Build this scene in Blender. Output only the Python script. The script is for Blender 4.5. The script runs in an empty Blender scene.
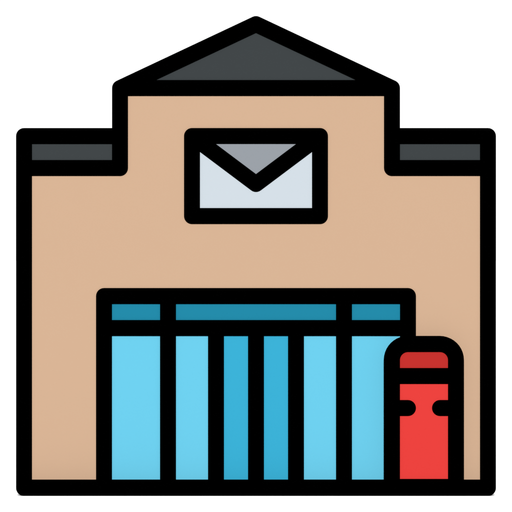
import bpy, bmesh, math
from mathutils import Vector

# ---------------------------------------------------------------- camera, sky, sun
sc = bpy.context.scene
DIST, EYE = 120.0, 3.0                      # camera distance from the facade, eye height (m)
cam = bpy.data.objects.new('camera', bpy.data.cameras.new('camera'))
sc.collection.objects.link(cam)
cam.location = (0, -DIST, EYE)
cam.rotation_euler = (math.radians(90), 0, 0)
cam.data.sensor_width = 36
cam.data.lens = 36 * DIST / 6.4
cam.data.clip_start = 1
cam.data.clip_end = 20000
sc.camera = cam

w = bpy.data.worlds.new('World'); sc.world = w; w.use_nodes = True
bg = w.node_tree.nodes['Background']        # plain white backdrop all round
bg.inputs['Color'].default_value = (1, 1, 1, 1)
bg.inputs['Strength'].default_value = 0.36

SUN_EL = 10
sun = bpy.data.objects.new('sun', bpy.data.lights.new('sun', 'SUN'))
sc.collection.objects.link(sun)
sun.data.energy = 5.0
sun.data.angle = math.radians(6)
sun.rotation_euler = (math.radians(90 - SUN_EL), 0, 0)

sc.view_settings.view_transform = 'Standard'
sc.view_settings.look = 'None'
sc.view_settings.exposure = 1.6
sc.view_settings.gamma = 1
sc.cycles.max_bounces = 8

# ---------------------------------------------------------------- materials
LIGHT = 6.12                                # light that falls on the facade
def lin(c):
    c /= 255
    return c / 12.92 if c <= .04045 else ((c + .055) / 1.055) ** 2.4

def mat(name, rgb, vary=.006, rough=.8, spec=0.0, scale=3.0, gain=1.0, direct=None):
    m = bpy.data.materials.new(name); m.use_nodes = True
    nt = m.node_tree; b = nt.nodes['Principled BSDF']
    base = direct or [lin(v) / LIGHT * gain for v in rgb]
    tc = nt.nodes.new('ShaderNodeTexCoord')
    nz = nt.nodes.new('ShaderNodeTexNoise'); nz.inputs['Scale'].default_value = scale
    nz.inputs['Detail'].default_value = 6
    nt.links.new(tc.outputs['Object'], nz.inputs['Vector'])
    mx = nt.nodes.new('ShaderNodeMix'); mx.data_type = 'RGBA'
    mx.inputs['A'].default_value = (*[v * (1 - vary) for v in base], 1)
    mx.inputs['B'].default_value = (*[v * (1 + vary) for v in base], 1)
    nt.links.new(nz.outputs['Fac'], mx.inputs['Factor'])
    nt.links.new(mx.outputs['Result'], b.inputs['Base Color'])
    b.inputs['Roughness'].default_value = rough
    b.inputs['Specular IOR Level'].default_value = spec
    return m

M = dict(
    ground=mat('white_ground', None, direct=(.95, .95, .95), vary=.004),
    black=mat('black_trim', None, direct=(.00001, .00001, .00001)),
    tan=mat('tan_render', (219, 182, 151), gain=.985),
    grey=mat('slate_grey_roof', (66, 71, 73)),
    glass=mat('pale_blue_glass', (111, 210, 241), vary=.004),
    glass2=mat('mid_blue_glass', (60, 179, 217), vary=.004),
    glass3=mat('deep_blue_glass', (36, 140, 171), vary=.004),
    paper=mat('pale_paper', (213, 223, 231)),
    paper2=mat('grey_paper', (155, 161, 168)),
    red=mat('red_paint', (238, 67, 63)),
    red2=mat('dark_red_paint', (200, 51, 47)),
)

# ---------------------------------------------------------------- helpers
# drawings of the front are measured in a 512-unit square: 80 units = 1 m at the facade
def X(u, y=0): return (u - 256) / 80 * (DIST + y) / DIST
def Z(v, y=0): return EYE + (256 - v) / 80 * (DIST + y) / DIST
NAMES = 'label category group kind'.split()

def tag(o, label=None, category=None, group=None, kind=None):
    for k, v in zip(NAMES, (label, category, group, kind)):
        if v: o[k] = v
    return o

def empty(name, loc, label, category):
    o = bpy.data.objects.new(name, None); sc.collection.objects.link(o)
    o.location = loc; o.empty_display_size = .3
    return tag(o, label, category)

def build(name, bm, m, parent=None, bevel=0):
    bmesh.ops.remove_doubles(bm, verts=bm.verts, dist=1e-5)
    bmesh.ops.recalc_face_normals(bm, faces=bm.faces)
    me = bpy.data.meshes.new(name); bm.to_mesh(me); bm.free()
    me.materials.append(m)
    o = bpy.data.objects.new(name, me); sc.collection.objects.link(o)
    if parent:
        o.parent = parent
        base = Vector((0, 0, 0)); p = parent
        while p: base += p.location; p = p.parent
        me.transform(__import__('mathutils').Matrix.Translation(-base))
    if bevel:
        b = o.modifiers.new('bevel', 'BEVEL'); b.width = bevel; b.segments = 2; b.limit_method = 'ANGLE'
    return o

def prism(bm, pts, y0, y1, ref=None):
    """outline (u,v) given a depth y0..y1; ref = depth at which it was measured"""
    r = y0 if ref is None else ref
    f = [bm.verts.new((X(u, r), y0, Z(v, r))) for u, v in pts]
    k = [bm.verts.new((X(u, r), y1, Z(v, r))) for u, v in pts]
    bm.faces.new(f); bm.faces.new(k[::-1])
    n = len(pts)
    for i in range(n):
        bm.faces.new((f[i], k[i], k[(i + 1) % n], f[(i + 1) % n]))

def rect(u0, v0, u1, v1): return [(u0, v0), (u1, v0), (u1, v1), (u0, v1)]

def capsule(a, b, r=8, n=12):
    ang = math.atan2(b[1] - a[1], b[0] - a[0]); pts = []
    for c, s in ((b, -90), (a, 90)):
        for i in range(n + 1):
            t = ang + math.radians(s + 180 * i / n)
            pts.append((c[0] + r * math.cos(t), c[1] + r * math.sin(t)))
    return pts

def bar(name, a, b, y0, y1, parent, r=8, m='black'):
    bm = bmesh.new(); prism(bm, capsule(a, b, r), y0, y1)
    return build(name, bm, M[m], parent)

def rounded(u0, v0, u1, v1, rs, n=10):
    """rounded rectangle; rs = radii top-left, top-right, bottom-right, bottom-left"""
    out = []
    for (cx, cy, sx, sy, a0), r in zip(((u0, v0, 1, 1, 180), (u1, v0, -1, 1, 270), (u1, v1, -1, -1, 0), (u0, v1, 1, -1, 90)), rs):
        for i in range(n + 1):
            t = math.radians(a0 + 90 * i / n)
            out.append((cx + sx * r + r * math.cos(t), cy + sy * r + r * math.sin(t)))
            if r == 0: out[-1] = (cx, cy)
    return out

def ring(bm, outer, inner, y0, y1, ref=None):
    r = y0 if ref is None else ref
    V = [[bm.verts.new((X(u, r), y, Z(v, r))) for u, v in P] for P in (outer, inner) for y in (y0, y1)]
    of, ob, inf, inb = V; n = len(outer)
    for i in range(n):
        j = (i + 1) % n
        for q in ((of[i], of[j], inf[j], inf[i]), (ob[i], inb[i], inb[j], ob[j]),
                  (of[i], ob[i], ob[j], of[j]), (inf[i], inf[j], inb[j], inb[i])):
            bm.faces.new(q)

def rod(name, u, v, y0, y1, parent, r=7.6, n=20):
    """round trim running back along the building at front point (u,v)"""
    bm = bmesh.new()
    prism(bm, [(u + r * math.cos(2 * math.pi * i / n), v + r * math.sin(2 * math.pi * i / n)) for i in range(n)], y0, y1)
    return build(name, bm, M['black'], parent)

# ---------------------------------------------------------------- the setting
STEP = -.27                                  # front of the base step
GZ = Z(496, STEP)
bm = bmesh.new()
bmesh.ops.create_grid(bm, x_segments=8, y_segments=8, size=6000)
g = build('ground', bm, M['ground']); g.location.z = GZ
tag(g, kind='structure')

# ---------------------------------------------------------------- the post office
DEPTH = 4.2
po = empty('post_office', (0, 0, GZ), 'tan walled post office with dark grey gable roof and wide blue glass entrance', 'post office')

# walls: one stepped front with the entrance opening, and the block behind it
bm = bmesh.new()
prism(bm, [(24, 488), (24, 168), (120, 168), (120, 88), (392, 88), (392, 168), (488, 168), (488, 488),
           (408, 488), (408, 296), (104, 296), (104, 488)], 0, .25)
prism(bm, [(24, 488), (24, 168), (120, 168), (120, 88), (392, 88), (392, 168), (488, 168), (488, 488)], .253, DEPTH, ref=0)
build('wall', bm, M['tan'], po)

bm = bmesh.new(); prism(bm, [(120, 87.8), (256, 24), (392, 87.8)], .002, DEPTH - .002)
build('roof', bm, M['grey'], po)
for u0, u1 in ((24, 119.8), (392.2, 488)):
    bm = bmesh.new(); prism(bm, rect(u0, 136, u1, 167.8), .002, DEPTH - .002)
    build('wing_roof', bm, M['grey'], po)

bm = bmesh.new(); prism(bm, capsule((24, 488), (488, 488)), STEP, DEPTH + .1, ref=STEP)
build('base_step', bm, M['black'], po)

T = .12
for front in (True, False):
    def yy(p):                               # trim repeats round the back
        return (-p, T) if front else (DEPTH - T, DEPTH + p)
    for a, b in (((24, 136), (24, 487.2)), ((488, 136), (488, 487.2))): bar('corner_post', a, b, *yy(.020), po)
    for a, b in (((24, 136), (118, 136)), ((488, 136), (394, 136))): bar('coping', a, b, *yy(.018), po)
    for a, b in (((24, 168), (120, 168)), ((488, 168), (392, 168))): bar('cornice', a, b, *yy(.016), po)
    for a, b in (((120, 88), (120, 168)), ((392, 88), (392, 168))): bar('corner_board', a, b, *yy(.022), po)
    bar('eaves_beam', (120, 88), (392, 88), *yy(.019), po)
    for a, b, p in (((120, 88), (256, 24), .024), ((392, 88), (256, 24), .026)): bar('bargeboard', a, b, *yy(p), po)
for u, v in ((24, 136), (488, 136), (120, 136), (392, 136)): rod('coping', u, v, T, DEPTH - T, po)
for u, v in ((24, 168), (488, 168)): rod('cornice', u, v, T, DEPTH - T, po)
for u, v in ((120, 88), (392, 88)): rod('gutter', u, v, T, DEPTH - T, po)
rod('ridge_cap', 256, 24, T, DEPTH - T, po)

# entrance: black frame with fixed panes and two doors in the middle
bm = bmesh.new()
for i, (a, b) in enumerate((((104, 296), (104, 488)), ((408, 296), (408, 488)), ((104, 296), (408, 296)),
                            ((104, 328), (408, 328)), ((168, 296), (168, 488)), ((344, 296), (344, 488)))):
    prism(bm, capsule(a, b), -.016 - .001 * i, .06 + .001 * i)
for u0, u1 in ((208, 215.9), (296.1, 304)): prism(bm, rect(u0, 330, u1, 486), -.014, .058)
for u in (216, 256, 296): prism(bm, rect(u - 5, 330, u + 5, 486), .064, .09)      # dark bars added behind the door gaps to block light leaking through
ef = build('entrance_frame', bm, M['black'], po)
def pane(name, u0, v0, u1, v1, m, parent, y=.008):
    bm = bmesh.new(); prism(bm, rect(u0 - 1, v0 - 1, u1 + 1, v1 + 1), y, y + .02)
    return build(name, bm, M[m], parent)
for u0, u1 in ((112, 160), (176, 336), (352, 400)): pane('transom_window', u0, 304, u1, 320, 'glass3', ef)
for u0, u1 in ((112, 160), (352, 400)): pane('side_window', u0, 336, u1, 482, 'glass', ef)
for u0, u1 in ((176, 208), (304, 336)): pane('door_sidelight', u0, 336, u1, 482, 'glass', ef)
for u0, u1 in ((216, 255.9), (256.1, 296)):
    bm = bmesh.new()
    q0, q1 = (224, 248) if u0 == 216 else (264, 288)
    ring(bm, rounded(u0, 331, u1, 487, (0,) * 4), rounded(q0, 336, q1, 482, (0,) * 4), -.012, .05)
    d = build('door', bm, M['black'], po)
    pane('door_pane', q0, 336, q1, 482, 'glass2', d)
# ---------------------------------------------------------------- the envelope sign
sg = empty('envelope_sign', (0, 0, Z(224)), 'black framed sign with a pale sealed envelope, high on the tan wall above the entrance', 'sign')
SY = -.003
bm = bmesh.new()
ring(bm, rounded(184, 128, 328, 224, (8,) * 4), rounded(200, 144, 312, 208, (0,) * 4), -.022, SY)
build('sign_frame', bm, M['black'], sg)
bm = bmesh.new(); prism(bm, rect(199, 143, 313, 209), -.008, SY - .001)
env = build('envelope', bm, M['paper'], sg)
bm = bmesh.new(); prism(bm, [(201, 142.75), (256, 184), (311, 142.75)], -.012, -.0085)
build('flap', bm, M['paper2'], env)
bm = bmesh.new()
prism(bm, capsule((192, 136), (256, 184)), -.018, -.009); prism(bm, capsule((320, 136), (256, 184)), -.019, -.0095)
build('flap_edge', bm, M['black'], env)

# ---------------------------------------------------------------- the pillar box
BY, BB = -.23, -.03                          # its front and back
zs = Z(480, STEP)
pb = empty('pillar_box', (X(424, BY), (BY + BB) / 2, zs), 'red pillar box with dark red rounded cap, on the step right of the doors', 'post box')
vb = 256 - (zs - EYE) * 80 * DIST / (DIST + BY)   # the step's surface in front units
bm = bmesh.new(); prism(bm, rect(387, 376.2, 461, vb), BY, BB); build('body', bm, M['red'], pb)
bm = bmesh.new(); prism(bm, rounded(387, 339, 461, 376, (21, 21, 0, 0)), BY, BB); build('cap', bm, M['red2'], pb)
for y0, y1 in ((BY - .02, BY + .035), (BB - .035, BB + .01)):
    bm = bmesh.new()
    ring(bm, rounded(384, 336, 464, vb, (24, 24, 0, 0)), rounded(400, 352, 448, vb - 1, (8, 8, 0, 0)), y0, y1, ref=BY - .02)
    build('edging', bm, M['black'], pb)
bm = bmesh.new()
ring(bm, rect(385, 368, 463, 384), rect(390, 370, 458, 382), BY - .015, BB + .005)
prism(bm, rect(389, 368.0, 459, 384.0), BY - .0155, BY - .002)
build('collar', bm, M['black'], pb)
for a, b in (((392, 408), (408, 408)), ((456, 408), (440, 408))):
    bm = bmesh.new(); prism(bm, capsule(a, b), BY - .016, BY + .01)
    build('latch', bm, M['black'], pb)
